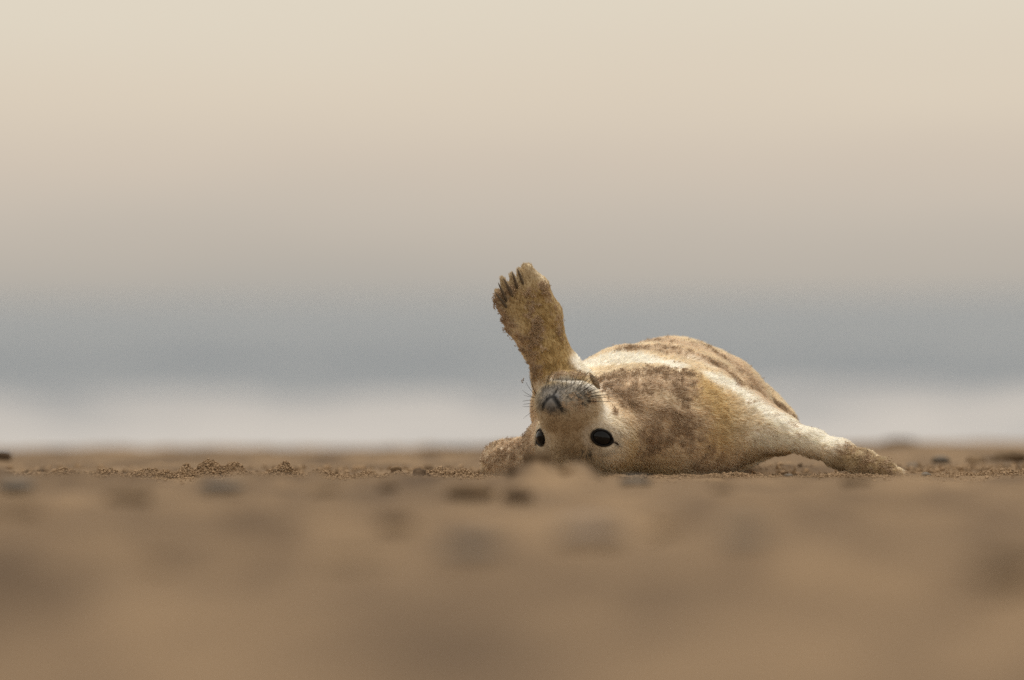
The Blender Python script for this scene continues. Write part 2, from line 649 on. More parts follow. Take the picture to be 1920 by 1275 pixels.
# flank with the sandy hip fringe
chain([(1330, 800, .34, 100), (1410, 796, .40, 64), (1462, 806, .42, 32)], 0.035)
# left shoulder and the lump of the back on the sand
chain([(1150, 770, .22, 100), (1068, 768, .17, 72)], 0.04)
chain([(1100, 830, .12, 78), (1040, 838, .09, 58)], 0.03)
chain([(1040, 862, .12, 44), (985, 866, .14, 40), (946, 868, .15, 42)], 0.015)
# raised flipper
chain([(1085, 775, .16, 62), (1048, 708, .12, 41), (1028, 655, .11, 37)], 0.03)
PALM = (np.array([0.25, 0.93, -0.25]) / np.linalg.norm([0.25, 0.93, -0.25]), 0.55)
FL = [
    [(1030, 655, .110, 36), (1022, 590, .106, 31), (1004, 540, .102, 24), (988, 506, .098, 13)],
    [(1026, 655, .108, 34), (1000, 585, .102, 24), (980, 535, .094, 12), (974, 508, .090, 6)],
    [(1022, 655, .106, 33), (990, 592, .098, 23), (968, 545, .090, 11), (959, 516, .085, 6)],
    [(1018, 655, .106, 33), (980, 598, .096, 23), (955, 556, .088, 11), (942, 524, .082, 6)],
    [(1014, 655, .106, 33), (972, 605, .096, 25), (946, 572, .090, 14), (931, 548, .084, 6)],
]
for f in FL:
    chain(f, 0.007, PALM)
# flipper stretched out on the sand
chain([(1330, 780, .17, 86), (1395, 800, .16, 62), (1450, 812, .13, 36), (1522, 829, .09, 21), (1572, 849, .06, 21), (1612, 866, .03, 19), (1655, 880, .0, 13), (1686, 889, -.02, 6)], 0.02)
chain([(1572, 850, .09, 17), (1625, 864, .10, 15), (1672, 878, .09, 7)], 0.015)
chain([(1572, 851, .07, 17), (1620, 868, .065, 17), (1682, 885, .04, 8)], 0.015)

# --- head: local frame r (across, to the photo's right), f (nose), c (chin)
HO = W(1086, 819, -0.012)
fv = np.array([-.40, -.693, .60])
fv /= np.linalg.norm(fv)
rv = np.array([.866, -.5, 0.0])
rv -= fv * (rv @ fv)
rv /= np.linalg.norm(rv)
cv = np.cross(fv, rv)
cv /= np.linalg.norm(cv)
if cv[2] < 0:
    cv = -cv


def Hd(r, f, c):
    """head point, units photograph pixels"""
    return HO + (rv * r + fv * f + cv * c) / S


def px_(v):
    return v / S


AX = (rv, fv, cv)
ellipsoid(Hd(0, -38, 8), AX, (px_(84), px_(86), px_(66)), 0.03)            # skull
ellipsoid(Hd(48, -20, 12), AX, (px_(44), px_(52), px_(46)), 0.03)          # cheeks
ellipsoid(Hd(-48, -20, 12), AX, (px_(44), px_(52), px_(46)), 0.03)
capsule(Hd(0, -10, 6), Hd(0, 56, 16), px_(50), px_(48), 0.025)             # snout
for q in (-1, 1):
    capsule(Hd(q * 26, 4, 8), Hd(q * 24, 60, 18), px_(32), px_(34), 0.02)
ellipsoid(Hd(0, 60, 26), AX, (px_(56), px_(46), px_(44)), 0.014)           # muzzle dome
ellipsoid(Hd(27, 74, 30), AX, (px_(38), px_(33), px_(36)), 0.010)          # whisker pads
ellipsoid(Hd(-29, 74, 30), AX, (px_(38), px_(33), px_(36)), 0.010)
ellipsoid(Hd(-9, 95, 6), AX, (px_(26), px_(17), px_(18)), 0.010)            # nose
ellipsoid(Hd(-12, 56, 76), AX, (px_(46), px_(44), px_(20)), 0.003)          # lower jaw
capsule(Hd(0, 20, 50), Hd(0, 46, 66), px_(46), px_(36), 0.006)


# --- eyes
class EyeSpec:
    pass


def ray_field(o, d, t0=0.0, t1=0.2):
    """first zero of the field along a ray (coarse, nearest sample)"""
    for t in np.arange(t0, t1, 0.0008):
        p = o + d * t
        i = np.clip(np.searchsorted(lx, p[0]), 0, len(lx) - 1)
        j = np.clip(np.searchsorted(ly, p[1]), 0, len(ly) - 1)
        k = np.clip(np.searchsorted(lz, p[2]), 0, len(lz) - 1)
        if FLD[i, j, k] > 0:
            return p
    return p


EYES = []
for sgn in (1, -1):
    dirv = rv * sgn * 0.78 + fv * 0.62 - cv * 0.62
    dirv /= np.linalg.norm(dirv)
    inner = Hd(sgn * -5, -32, 37)
    surf = ray_field(inner, dirv)
    n = dirv
    along = rv * sgn * 0.7 - fv * 0.50 - cv * 0.02      # inner to outer corner
    along -= n * (along @ n)
    along /= np.linalg.norm(along)
    up = np.cross(n, along)
    EYES.append((surf, n, along, up))
    c0 = surf - n * px_(4)
    _d = surf[1] + D
    print('EYE', 960 + surf[0] * F / _d, HOR + (CAMH - surf[2]) * F / _d, surf[1])
    ellipsoid(surf + n * px_(4), (along, up, n), (px_(19), px_(13.6), px_(13)), 0.003, 'carve')
# nostrils (slits, converging towards the lip), philtrum and mouth line
def slit(pts, r, k=0.002):
    for a, b in zip(pts[:-1], pts[1:]):
        capsule(a, b, r, r, k, 'carve')

NOSTRIL = []
for sgn in (1, -1):
    pts = [Hd(-11 + sgn * 4, 112, 10), Hd(-11 + sgn * 10, 111, 4), Hd(-11 + sgn * 17, 107, -3), Hd(-11 + sgn * 23, 101, -10)]
    NOSTRIL.append(pts)
    slit(pts, px_(1.8))
PHIL = [Hd(-10, 112, 12), Hd(-9, 110, 22), Hd(-8, 106, 34)]
slit(PHIL, px_(1.8))


def surface_nets():
    ins = FLD < 0
    sh = tuple(n - 1 for n in FLD.shape)
    cnt = np.zeros(sh, np.int8)
    for i in (0, 1):
        for j in (0, 1):
            for k in (0, 1):
                cnt += ins[i:i + sh[0], j:j + sh[1], k:k + sh[2]]
    act = np.argwhere((cnt > 0) & (cnt < 8))
    I, J, K = act.T
    num = np.zeros((len(act), 3))
    den = np.zeros(len(act))
    axs = (lx, ly, lz)
    corners = [(i, j, k) for i in (0, 1) for j in (0, 1) for k in (0, 1)]
    for a in corners:
        for ax in range(3):
            if a[ax] == 0:
                b = list(a)
                b[ax] = 1
                fa = FLD[I + a[0], J + a[1], K + a[2]].astype(float)
                fb = FLD[I + b[0], J + b[1], K + b[2]].astype(float)
                m = (fa < 0) != (fb < 0)
                t = np.where(m, fa / np.where(m, fa - fb, 1), 0)
                pa = np.stack([lx[I + a[0]], ly[J + a[1]], lz[K + a[2]]], 1)
                pb = np.stack([lx[I + b[0]], ly[J + b[1]], lz[K + b[2]]], 1)
                num += np.where(m[:, None], pa + (pb - pa) * t[:, None], 0)
                den += m
    co = num / den[:, None]
    ids = np.full(sh, -1, np.int32)
    ids[I, J, K] = np.arange(len(act))
    quads = []
    for ax in range(3):
        o1, o2 = [(1, 2), (2, 0), (0, 1)][ax]
        sl0 = [slice(1, -1)] * 3
        sl1 = [slice(1, -1)] * 3
        sl0[ax] = slice(0, -1)
        sl1[ax] = slice(1, None)
        a_, b_ = ins[tuple(sl0)], ins[tuple(sl1)]
        e = np.argwhere(a_ != b_)
        flip = a_[tuple(e.T)]
        base = e.copy()
        base[:, o1] += 1
        base[:, o2] += 1
        # cells round the edge: base - {0,1} along o1, o2
        def cell(d1, d2):
            c = base.copy()
            c[:, o1] -= d1
            c[:, o2] -= d2
            return ids[tuple(c.T)]
        qd = np.stack([cell(1, 1), cell(0, 1), cell(0, 0), cell(1, 0)], 1)
        qd = np.where(flip[:, None], qd, qd[:, ::-1])
        quads.append(qd)
    quads = np.concatenate(quads)
    quads = quads[(quads >= 0).all(1)]
    return co, quads


vco, vq = surface_nets()
# light relaxation
def relax(co, quads, it, lam=0.5):
    for _ in range(it):
        acc = np.zeros_like(co)
        n = np.zeros(len(co))
        for a, b in ((0, 1), (1, 2), (2, 3), (3, 0)):
            for u, v in ((a, b), (b, a)):
                for c in range(3):
                    acc[:, c] += np.bincount(quads[:, u], co[quads[:, v], c], len(co))
                n += np.bincount(quads[:, u], minlength=len(co))
        co = co + lam * (acc / np.maximum(n, 1)[:, None] - co)
    return co


vco = relax(vco, vq, 2)
# soft folds and unevenness of the loose skin
def vnormals(co, quads):
    fn = np.cross(co[quads[:, 2]] - co[quads[:, 0]], co[quads[:, 3]] - co[quads[:, 1]])
    vn = np.zeros_like(co)
    for k in range(4):
        for c in range(3):
            vn[:, c] += np.bincount(quads[:, k], fn[:, c], len(co))
    return vn / (np.linalg.norm(vn, axis=1, keepdims=True) + 1e-12)


vn = vnormals(vco, vq)
torso_w = smooth(W(1150, 0)[0], W(1210, 0)[0], vco[:, 0])
vco = vco + vn * ((fbm(vco, 14, 3, 101) - 0.5) * 0.006 * torso_w + (fbm(vco, 40, 2, 103) - 0.5) * 0.0022 * (0.25 + 0.75 * torso_w))[:, None]
# creases of loose skin across the neck
nk = np.exp(-((vco - W(1235, 770, .06)) ** 2 @ np.array([1, .25, 1])) / 0.075 ** 2)
ph = (0.62 * vco[:, 0] + 0.78 * vco[:, 2]) / 0.030 + 2.2 * fbm(vco, 12, 2, 111)
vco = vco + vn * (nk * 0.0030 * (np.abs(np.sin(math.pi * ph)) ** 0.6 - 0.7))[:, None]
vn = vnormals(vco, vq)
bvh = BVHTree.FromPolygons([tuple(v) for v in vco], [tuple(int(i) for i in f) for f in vq])
CAMP = np.array([0, -D, CAMH])


def hit(px, py):
    t = W(px, py, 0.0)
    d = Vector(t - CAMP).normalized()
    h = bvh.ray_cast(Vector(CAMP), d)
    if h[0] is None:
        return None, None
    return np.array(h[0]), np.array(h[1])


def stroke(pts, step=5.0):
    out = []
    for (x0, y0), (x1, y1) in zip(pts[:-1], pts[1:]):
        n = max(1, int(math.hypot(x1 - x0, y1 - y0) / step))
        for i in range(n + 1):
            h, _ = hit(x0 + (x1 - x0) * i / n, y0 + (y1 - y0) * i / n)
            if h is not None:
                out.append(h)
    if len(pts) == 1:
        h, _ = hit(*pts[0])
        if h is not None:
            out.append(h)
    return np.array(out) if out else np.zeros((0, 3))


def smask(P, strokes):
    """strokes: (points, half width px, strength, softness)"""
    m = np.zeros(len(P))
    for pts, w, s, so_ in strokes:
        q_ = stroke(pts)
        if not len(q_):
            continue
        w = w / S
        lo, hi = q_.min(0) - w * 2, q_.max(0) + w * 2
        sel = np.where(((P > lo) & (P < hi)).all(1))[0]
        if not len(sel):
            continue
        d = np.full(len(sel), 9.0)
        for h in q_:
            d = np.minimum(d, ((P[sel] - h) ** 2).sum(1))
        d = np.sqrt(d)
        m[sel] = np.maximum(m[sel], s * (1 - smooth(w * (1 - so_), w * (1 + so_), d)))
    return m


TAN = [
    ([(1085, 664), (1110, 648), (1150, 640), (1240, 640), (1310, 648), (1370, 675), (1415, 725), (1438, 760)], 30, .9, .5),
    ([(1170, 650), (1240, 655), (1310, 670), (1370, 705)], 22, .8, .8),
    ([(1125, 722), (1200, 718), (1280, 716)], 28, .95, .6),
    ([(1160, 745), (1220, 770), (1280, 790)], 50, .85, .8),
    ([(1215, 830), (1290, 835)], 44, .5, .9),
    ([(1290, 860), (1370, 875)], 26, .6, .9),
    ([(1000, 790), (985, 840), (945, 855)], 45, .9, .6),
]
SAND = [
    ([(1085, 664), (1110, 648), (1150, 640)], 11, .8, .7),
    ([(1165, 655), (1215, 655), (1245, 664)], 14, .75, .9),
    ([(1235, 652), (1300, 664), (1350, 688), (1392, 725)], 17, .72, .9),
    ([(1200, 640), (1310, 645), (1380, 685), (1430, 745)], 16, .55, .9),
    ([(1125, 712), (1170, 703), (1230, 698), (1290, 702)], 20, .8, .9),
    ([(1150, 735), (1210, 728), (1290, 728)], 30, .68, .9),
    ([(1150, 740), (1205, 775), (1250, 800)], 20, .66, .9),
    ([(1215, 745), (1265, 790), (1295, 805)], 26, .78, .9),
    ([(1255, 715), (1280, 750)], 22, .78, .9),
    ([(1205, 818), (1260, 824)], 24, .7, .9),
    ([(1190, 848), (1215, 842)], 14, .6, .9),
    ([(1290, 835), (1330, 868)], 26, .5, .9),
    ([(1340, 880), (1380, 880)], 16, .4, .9),
    ([(1448, 752), (1470, 770), (1492, 790)], 11, 1.0, .5),
    ([(1585, 838), (1620, 862), (1655, 880), (1690, 889)], 24, .6, .9),
    ([(1005, 705), (998, 670), (965, 625), (942, 596), (932, 565)], 13, 1.0, .6),
    ([(992, 555), (1000, 590), (1006, 630), (985, 640)], 15, .9, .8),
    ([(1018, 535), (1035, 570), (1048, 605)], 10, .8, .7),
    ([(1050, 612), (1052, 630)], 8, .6, .8),
    ([(935, 555), (948, 562), (955, 545), (965, 540)], 10, .85, .7),
    ([(1010, 650), (1015, 700)], 12, .7, .8),
    ([(915, 860), (945, 850), (975, 850)], 40, .6, .7),
    ([(985, 800), (985, 850)], 20, .8, .7),
    ([(1030, 706), (1050, 702), (1070, 700), (1102, 704)], 6, .9, .7),
    ([(1070, 750), (1090, 762), (1098, 745)], 18, .6, .8),
    ([(1150, 758), (1152, 778)], 6, .5, .8),
]
WHITE = [
    ([(1088, 686), (1150, 674), (1200, 676), (1262, 686)], 24, 1.0, .4),
    ([(1330, 706), (1370, 722), (1410, 752), (1460, 785), (1530, 812), (1565, 828)], 22, 1.0, .7),
    ([(1290, 668), (1330, 690)], 10, .5, .8),
    ([(1150, 785), (1160, 810), (1150, 845)], 22, .6, .8),
    ([(1105, 725), (1140, 730)], 12, .8, .8),
    ([(1130, 765), (1145, 790)], 20, .6, .8),
    ([(1010, 724), (1040, 714), (1085, 716)], 10, .9, .8),
    ([(1400, 885), (1412, 872)], 12, .8, .6),
    ([(1420, 820), (1460, 826), (1520, 828)], 22, .8, .8),
]
YELLOW = [
    ([(1320, 730), (1340, 760)], 48, 1.0, .9),
    ([(1350, 790), (1340, 830)], 36, .8, .9),
    ([(1170, 830), (1180, 870), (1240, 880)], 36, .6, .9),
    ([(1165, 790), (1170, 760)], 22, .5, .9),
    ([(1045, 700), (1030, 640), (1010, 580)], 45, 1.0, .7),
    ([(1440, 845), (1530, 850)], 14, .5, .9),
]
GREY = [
    ([(1022, 735), (1040, 730), (1065, 728), (1088, 737)], 22, .85, .9),
    ([(1012, 758), (1022, 748)], 12, .7, .9),
    ([(1044, 740), (1058, 752)], 16, .65, .9),
    ([(1030, 735), (1050, 752)], 20, .45, .9),
    ([(1040, 738), (1055, 750)], 12, .4, .8),
]
DARK = [
    ([(1048, 773), (1058, 774)], 3, .4, .8),
    ([(1062, 737), (1073, 739)], 3, .7, .5), ([(1078, 741), (1086, 745)], 3, .7, .5), ([(1058, 728), (1060, 728)], 3, .6, .6),
    ([(1051, 729)], 3, .6, .6), ([(1064, 745)], 3, .7, .5), ([(1071, 749)], 3, .7, .5), ([(1086, 748)], 3, .8, .5), ([(1092, 757)], 4, .8, .5),
    ([(1104, 752)], 4, .9, .5), ([(1099, 745)], 3, .6, .5), ([(1078, 758)], 3, .6, .6), ([(1093, 737)], 3, .6, .6), ([(1084, 731)], 3, .6, .6),
    ([(1026, 714), (1045, 711), (1065, 710), (1090, 714), (1108, 722)], 2.2, .75, .6),
    ([(1092, 845)], 3, .7, .6), ([(1104, 849)], 4, .8, .6), ([(1098, 856)], 2.5, .5, .6), ([(1104, 842)], 2.5, .5, .6),
]
OLIVE = [
    ([(1050, 705), (1030, 640), (1010, 580), (960, 560)], 50, .75, .6),
    ([(1440, 850), (1530, 858), (1580, 875)], 12, .6, .9),
    ([(1575, 842), (1630, 868), (1690, 889)], 28, .75, .9),
    ([(986, 508), (1000, 540), (1030, 585), (1052, 625)], 22, .7, .8),
]
BROWN = [
    ([(1040, 785), (1070, 790), (1075, 835)], 42, .85, .9),
    ([(1045, 770), (1090, 770)], 18, .5, .9),
    ([(1060, 830), (1060, 870)], 40, .4, .9),
]


def coat(P):
    """base colour of the pup at body points, and its sand mask"""
    n_big = fbm(P, 22, 3, 201)
    n_mid = fbm(P, 70, 3, 211)
    n_fin = fbm(P, 240, 3, 221)
    cream = np.array([0.83, 0.735, 0.57])
    tan = np.array([0.77, 0.645, 0.495])
    white = np.array([0.95, 0.915, 0.84])
    yellow = np.array([0.72, 0.56, 0.29])
    brown = np.array([0.33, 0.235, 0.135])
    sandc = np.array([0.570, 0.445, 0.320])
    olive = np.array([0.36, 0.245, 0.100])
    grey = np.array([0.120, 0.120, 0.126])
    dark = np.array([0.022, 0.021, 0.021])
    c = cream[None] * (0.86 + 0.28 * n_mid)[:, None]

    def mixin(c, col, m):
        return c * (1 - m[:, None]) + col[None] * m[:, None]

    c = mixin(c, yellow, np.clip(smask(P, YELLOW), 0, 1) * 0.85)
    c = mixin(c, tan, np.clip(smask(P, TAN), 0, 1) * (0.55 + 0.9 * n_mid).clip(0, 1))
    c = mixin(c, olive, np.clip(smask(P, OLIVE), 0, 1) * (0.55 + 0.8 * n_mid).clip(0, 1))
    c = mixin(c, white, np.clip(smask(P, WHITE), 0, 1) * 0.95)
    c = mixin(c, brown, smask(P, BROWN) * (0.6 + 0.8 * n_mid).clip(0, 1))
    c = mixin(c, grey, smask(P, GREY) * (0.5 + 0.9 * n_mid).clip(0, 1))
    s = smask(P, SAND)
    far = smooth(.45, .75, P[:, 1]) * .6                      # back of the body rolled in sand as well
    s = np.maximum(s, far)
    s = smooth(0.30, 0.80, s * 0.85 + (n_big - 0.5) * 0.7 * (s > .01) + ((n_mid - 0.5) * 1.1 + (n_fin - .5) * 1.5) * (0.35 + 0.65 * smooth(0, .25, s)))
    s = s * smooth(0.0, 0.15, s)
    s = np.maximum(s, 0.7 * smooth(0.62, 0.72, n_fin * .6 + n_mid * 0.4) * torso(P) * (n_big > .45))
    c = mixin(c, sandc, np.clip(s, 0, 1) * (0.78 + 0.3 * n_fin).clip(0, 1))
    nose = 1 - smooth(px_(12), px_(27), np.linalg.norm(P - Hd(-9, 104, 4), axis=1))
    c = mixin(c, grey, nose * (0.45 + 0.7 * n_mid).clip(0, 1))
    for line, wd in ((NOSTRIL[0], 4.2), (NOSTRIL[1], 4.2), (PHIL, 2.4)):
        dd = np.full(len(P), 9.0)
        for a_, b_ in zip(line[:-1], line[1:]):
            ab = b_ - a_
            t_ = np.clip((P - a_) @ ab / (ab @ ab), 0, 1)
            dd = np.minimum(dd, np.linalg.norm(P - a_ - t_[:, None] * ab, axis=1))
        c = mixin(c, dark, 0.9 * (1 - smooth(px_(wd * .5), px_(wd * 1.7), dd)))
    c = mixin(c, dark, smask(P, DARK))
    # dark lid rim round the eyes, pale fur outside it
    for (p0, n, al, up) in EYES:
        v = P - p0
        e = np.sqrt((v @ al / px_(21)) ** 2 + (v @ up / px_(15.3)) ** 2)
        nearm = (np.abs(v @ n) < px_(26))
        ring = np.exp(-((e - 1.55) / 0.38) ** 2) * nearm
        c = mixin(c, np.array([0.62, 0.58, 0.52]), ring * 0.45)
        rim = (1 - smooth(1.02, 1.22, e)) * nearm
        c = mixin(c, np.array([0.025, 0.02, 0.016]), rim * 0.95)
        tear = np.exp(-((v @ al - px_(26)) / px_(6)) ** 2 - ((v @ up) / px_(3)) ** 2) * nearm
        c = mixin(c, np.array([0.05, 0.03, 0.02]), tear)
    return np.clip(c, 0.01, 0.95), np.clip(s, 0, 1)


def torso(P):
    return smooth(W(1150, 0)[0], W(1200, 0)[0], P[:, 0])


ccol, csand = coat(vco)

seal = link('seal_pup', None)
seal.location = (W(1200, 890)[0], 0.2, 0.0)
tag(seal, 'cream coated seal pup lying upside down on the sand with one flipper raised', 'seal')
bpy.context.view_layer.update()
INV = np.array(seal.location)


def part(name, me, parent=seal):
    """meshes are modelled in world space; keep them there under the pup's empty"""
    o = link(name, me, parent)
    if parent is seal:
        o.location = (-INV[0], -INV[1], -INV[2])
    return o


bme = fast_mesh('body', vco, vq, M_SKIN)
set_col(bme, 'coat_col', ccol)
body = part('body', bme)

# eyes: eyeball with lid rim
def uv_ball(axes, c, radii, nu=20, nv=12):
    co, fs = [], []
    for i in range(nv + 1):
        th = math.pi * i / nv
        for j in range(nu):
            ph = 2 * math.pi * j / nu
            l = (math.sin(th) * math.cos(ph) * radii[0], math.sin(th) * math.sin(ph) * radii[1], math.cos(th) * radii[2])
            co.append(c + axes[0] * l[0] + axes[1] * l[1] + axes[2] * l[2])
    for i in range(nv):
        for j in range(nu):
            fs.append((i * nu + j, (i + 1) * nu + j, (i + 1) * nu + (j + 1) % nu, i * nu + (j + 1) % nu))
    return np.array(co), np.array(fs)


for (p0, n, al, up) in EYES:
    co, fs = uv_ball((al, up, n), p0 - n * px_(9), (px_(21), px_(16.2), px_(13.8)), 28, 16)
    eye = part('eye', fast_mesh('eye', co, fs, M_EYE))
    ring, rf = [], []
    nu, nm = 36, 8
    for j in range(nu):
        a = 2 * math.pi * j / nu
        ca, sa = math.cos(a), math.sin(a)
        ex = 1.0 + 0.14 * max(0, ca) ** 6
        c = p0 + al * px_(19.4) * ca * ex + up * px_(14.2) * sa - n * px_(2.5)
        out = al * ca + up * sa
        for k in range(nm):
            b = 2 * math.pi * k / nm
            ring.append(c + out * px_(2.2) * math.cos(b) + n * px_(3.0) * math.sin(b))
    for j in range(nu):
        for k in range(nm):
            rf.append((j * nm + k, ((j + 1) % nu) * nm + k, ((j + 1) % nu) * nm + (k + 1) % nm, j * nm + (k + 1) % nm))
    link('eyelid', fast_mesh('eyelid', np.array(ring), np.array(rf), M_LID), eye)


def tube(pts, radii, ns=5):
    pts = np.asarray(pts)
    co, fs = [], []
    for i, p in enumerate(pts):
        t = pts[min(i + 1, len(pts) - 1)] - pts[max(i - 1, 0)]
        t = t / (np.linalg.norm(t) + 1e-9)
        a = np.cross(t, [0.3, 0.9, 0.2])
        a /= np.linalg.norm(a)
        b = np.cross(t, a)
        for k in range(ns):
            an = 2 * math.pi * k / ns
            co.append(p + (a * math.cos(an) + b * math.sin(an)) * radii[i])
    for i in range(len(pts) - 1):
        for k in range(ns):
            fs.append((i * ns + k, i * ns + (k + 1) % ns, (i + 1) * ns + (k + 1) % ns, (i + 1) * ns + k))
    return np.array(co), np.array(fs)


def bez(a, b, c, n):
    t = np.linspace(0, 1, n)[:, None]
    return (1 - t) ** 2 * a + 2 * t * (1 - t) * b + t * t * c


# claws
for (x0, y0), (x1, y1) in (((981, 533), (970, 504)), ((970, 541), (960, 509)), ((961, 556), (944, 522)), ((950, 566), (934, 530)), ((950, 577), (929, 549))):
    a, n = hit(x0, y0)
    if a is None:
        continue
    tip = W(x1, y1, a[1] - 0.018)
    mid = (a + tip) / 2 + np.array([0, -0.006, 0.001])
    co, fs = tube(bez(a + np.array([0, .002, 0]), mid, tip, 7), np.array([2.4, 3.0, 3.0, 2.7, 2.2, 1.5, .5]) / S, 8)
    part('claw', fast_mesh('claw', co, fs, M_CLAW))

# whiskers: root px -> tip px
WH = [((1070, 720), (1078, 698)), ((1062, 722), (1063, 702)), ((1076, 721), (1090, 694)), ((1082, 722), (1111, 692)), ((1088, 723), (1104, 697)),
      ((1094, 727), (1128, 695)), ((1086, 727), (1118, 700)), ((1097, 731), (1140, 698)), ((1100, 733), (1163, 713)), ((1092, 733), (1132, 712)),
      ((1103, 736), (1170, 722)), ((1106, 739), (1150, 728)), ((1107, 743), (1169, 738)), ((1103, 745), (1148, 741)), ((1111, 746), (1152, 743)),
      ((1110, 752), (1150, 754)), ((1104, 753), (1146, 752)), ((1092, 741), (1140, 733)), ((1086, 737), (1126, 718)), ((1080, 731), (1108, 708)),
      ((1099, 738), (1156, 716)), ((1055, 724), (1050, 700)), ((1034, 722), (1046, 696)), ((1028, 726), (1030, 700)), ((1022, 728), (1036, 697)),
      ((1003, 734), (1001, 706)), ((1001, 738), (994, 711)), ((1000, 742), (989, 722)), ((999, 745), (984, 735)), ((999, 750), (984, 752)), ((999, 756), (985, 758)), ((1000, 762), (984, 762)),
      ((1003, 768), (986, 781)), ((1000, 740), (998, 716)), ((1002, 746), (987, 742)),
      ((1094, 846), (1089, 858)), ((1104, 850), (1110, 864)), ((1099, 852), (1100, 866))]
for (a0, b0) in WH:
    a, n = hit(*a0)
    if a is None:
        a, n = hit(a0[0] + 5, a0[1] + 2)
        if a is None:
            continue
    L = math.hypot(b0[0] - a0[0], b0[1] - a0[1]) / S
    if a0[0] < 1006:
        b0 = (a0[0] + (b0[0] - a0[0]) * 1.3, a0[1] + (b0[1] - a0[1]) * 1.3)
    tip = W(b0[0], b0[1], a[1] - L * 0.25)
    mid = (a + tip) / 2 + n * L * 0.16 + np.array([rng.uniform(-1, 1), 0, rng.uniform(-1, 1)]) * L * 0.07
    pts = bez(a - n * 0.001, mid, tip, 7)
    co, fs = tube(pts, np.linspace(0.00050, 0.00020, 7), 3)
    part('whisker', fast_mesh('whisker', co, fs, M_WHISKER))

# ---- fur
def sample_surface(nw, weight=None):
    tri = np.concatenate([vq[:, [0, 1, 2]], vq[:, [0, 2, 3]]])
    a, b, c = vco[tri[:, 0]], vco[tri[:, 1]], vco[tri[:, 2]]
    area = np.linalg.norm(np.cross(b - a, c - a), axis=1)
    w = area if weight is None else area * weight[tri].mean(1)
    cdf = np.cumsum(w)
    t = np.searchsorted(cdf, rng.random(nw) * cdf[-1])
    u, v = rng.random(nw), rng.random(nw)
    f = u + v > 1
    u[f], v[f] = 1 - u[f], 1 - v[f]
    bary = np.stack([1 - u - v, u, v], 1)
    P = a[t] * bary[:, :1] + b[t] * bary[:, 1:2] + c[t] * bary[:, 2:]
    Nn = vn[tri[t]]
    Nn = (Nn * bary[:, :, None]).sum(1)
    Nn /= np.linalg.norm(Nn, axis=1, keepdims=True) + 1e-9
    return P, Nn, tri[t], bary


def flow(P):
    """direction the hair lies in"""
    dhead = np.linalg.norm(P - Hd(0, 0, 10), axis=1)
    wh = 1 - smooth(px_(90), px_(150), dhead)
    torso_d = np.array([0.55, 0.75, -0.15])
    d = torso_d[None] * (1 - wh)[:, None] + (-fv + 0.25 * cv)[None] * wh[:, None]
    # raised flipper: towards the claws; stretched flipper: outwards
    fl = smooth(W(0, 715)[2], W(0, 690)[2], P[:, 2]) * smooth(W(1090, 0)[0], W(1070, 0)[0], P[:, 0])
    d = d * (1 - fl)[:, None] + np.array([-0.35, 0, 1.0])[None] * fl[:, None]
    fr = smooth(W(1390, 0)[0], W(1450, 0)[0], P[:, 0])
    d = d * (1 - fr)[:, None] + np.array([1.0, -0.1, -0.4])[None] * fr[:, None]
    # radial whirl away from the muzzle
    return d


facing = 0.35 + 0.65 * smooth(-0.35, 0.1, -vn[:, 1] + 0.5 * vn[:, 2])
hidden = smooth(-0.03, -0.006, vco[:, 2])
facing = facing * hidden * (1 - 0.85 * smooth(.5, .7, vco[:, 1]))
dm = np.linalg.norm(vco - Hd(0, 88, 12), axis=1)
headw = 1 + 1.3 * (1 - smooth(px_(90), px_(170), np.linalg.norm(vco - HO, axis=1)))
NF = 190000
P, Nn, tv, bary = sample_surface(NF, facing * headw)
keep = np.ones(len(P), bool)
for (p0, n, al, up) in EYES:
    v = P - p0
    e = np.sqrt((v @ al / px_(22)) ** 2 + (v @ up / px_(16.3)) ** 2)
    keep &= ~((e < 1.12) & (np.abs(v @ n) < px_(26)))
dn = np.linalg.norm(P - Hd(-9, 108, 4), axis=1)
keep &= dn > px_(11)
P, Nn = P[keep], Nn[keep]
fc, fs_ = coat(P)
d = flow(P) + 0.35 * (np.stack([fbm(P, 45, 2, 301), fbm(P, 45, 2, 311), fbm(P, 45, 2, 321)], 1) - .5) * 2
d = d + 0.75 * (np.stack([fbm(P, 190, 2, 331), fbm(P, 190, 2, 341), fbm(P, 190, 2, 351)], 1) - .5) * 2
d = d + rng.normal(0, 0.16, d.shape)
d -= Nn * (d * Nn).sum(1, keepdims=True)
d /= np.linalg.norm(d, axis=1, keepdims=True) + 1e-9
dmz = np.linalg.norm(P - Hd(0, 60, 15), axis=1)
ln = 0.0035 + 0.0070 * smooth(px_(45), px_(140), dmz)
flip = smooth(W(0, 715)[2], W(0, 690)[2], P[:, 2]) * smooth(W(1090, 0)[0], W(1070, 0)[0], P[:, 0])
ln = ln * (1 - 0.5 * flip) * (1 - 0.35 * fs_) * rng.uniform(0.65, 1.25, len(P)) * (0.6 + 0.8 * fbm(P, 110, 2, 361))
lift = 0.28 + 0.35 * fs_ + 0.25 * rng.random(len(P))
K = 4
tt = np.linspace(0, 1, K)
pts = np.zeros((len(P), K, 3), np.float32)
for k, t in enumerate(tt):
    up_ = Nn * (lift * t * (1 - 0.45 * t))[:, None]
    pts[:, k] = P - Nn * 0.0006 + (d * t + up_) * ln[:, None]
hc = bpy.data.hair_curves.new('fur')
hc.add_curves([K] * len(P))
hc.attributes['position'].data.foreach_set('vector', pts.ravel()) if 'position' in hc.attributes else hc.points.foreach_set('position', pts.ravel())
ra = hc.attributes.get('radius') or hc.attributes.new('radius', 'FLOAT', 'POINT')
rad = np.tile(np.array([0.00042, 0.00040, 0.00030, 0.00010], np.float32), len(P))
ra.data.foreach_set('value', rad)
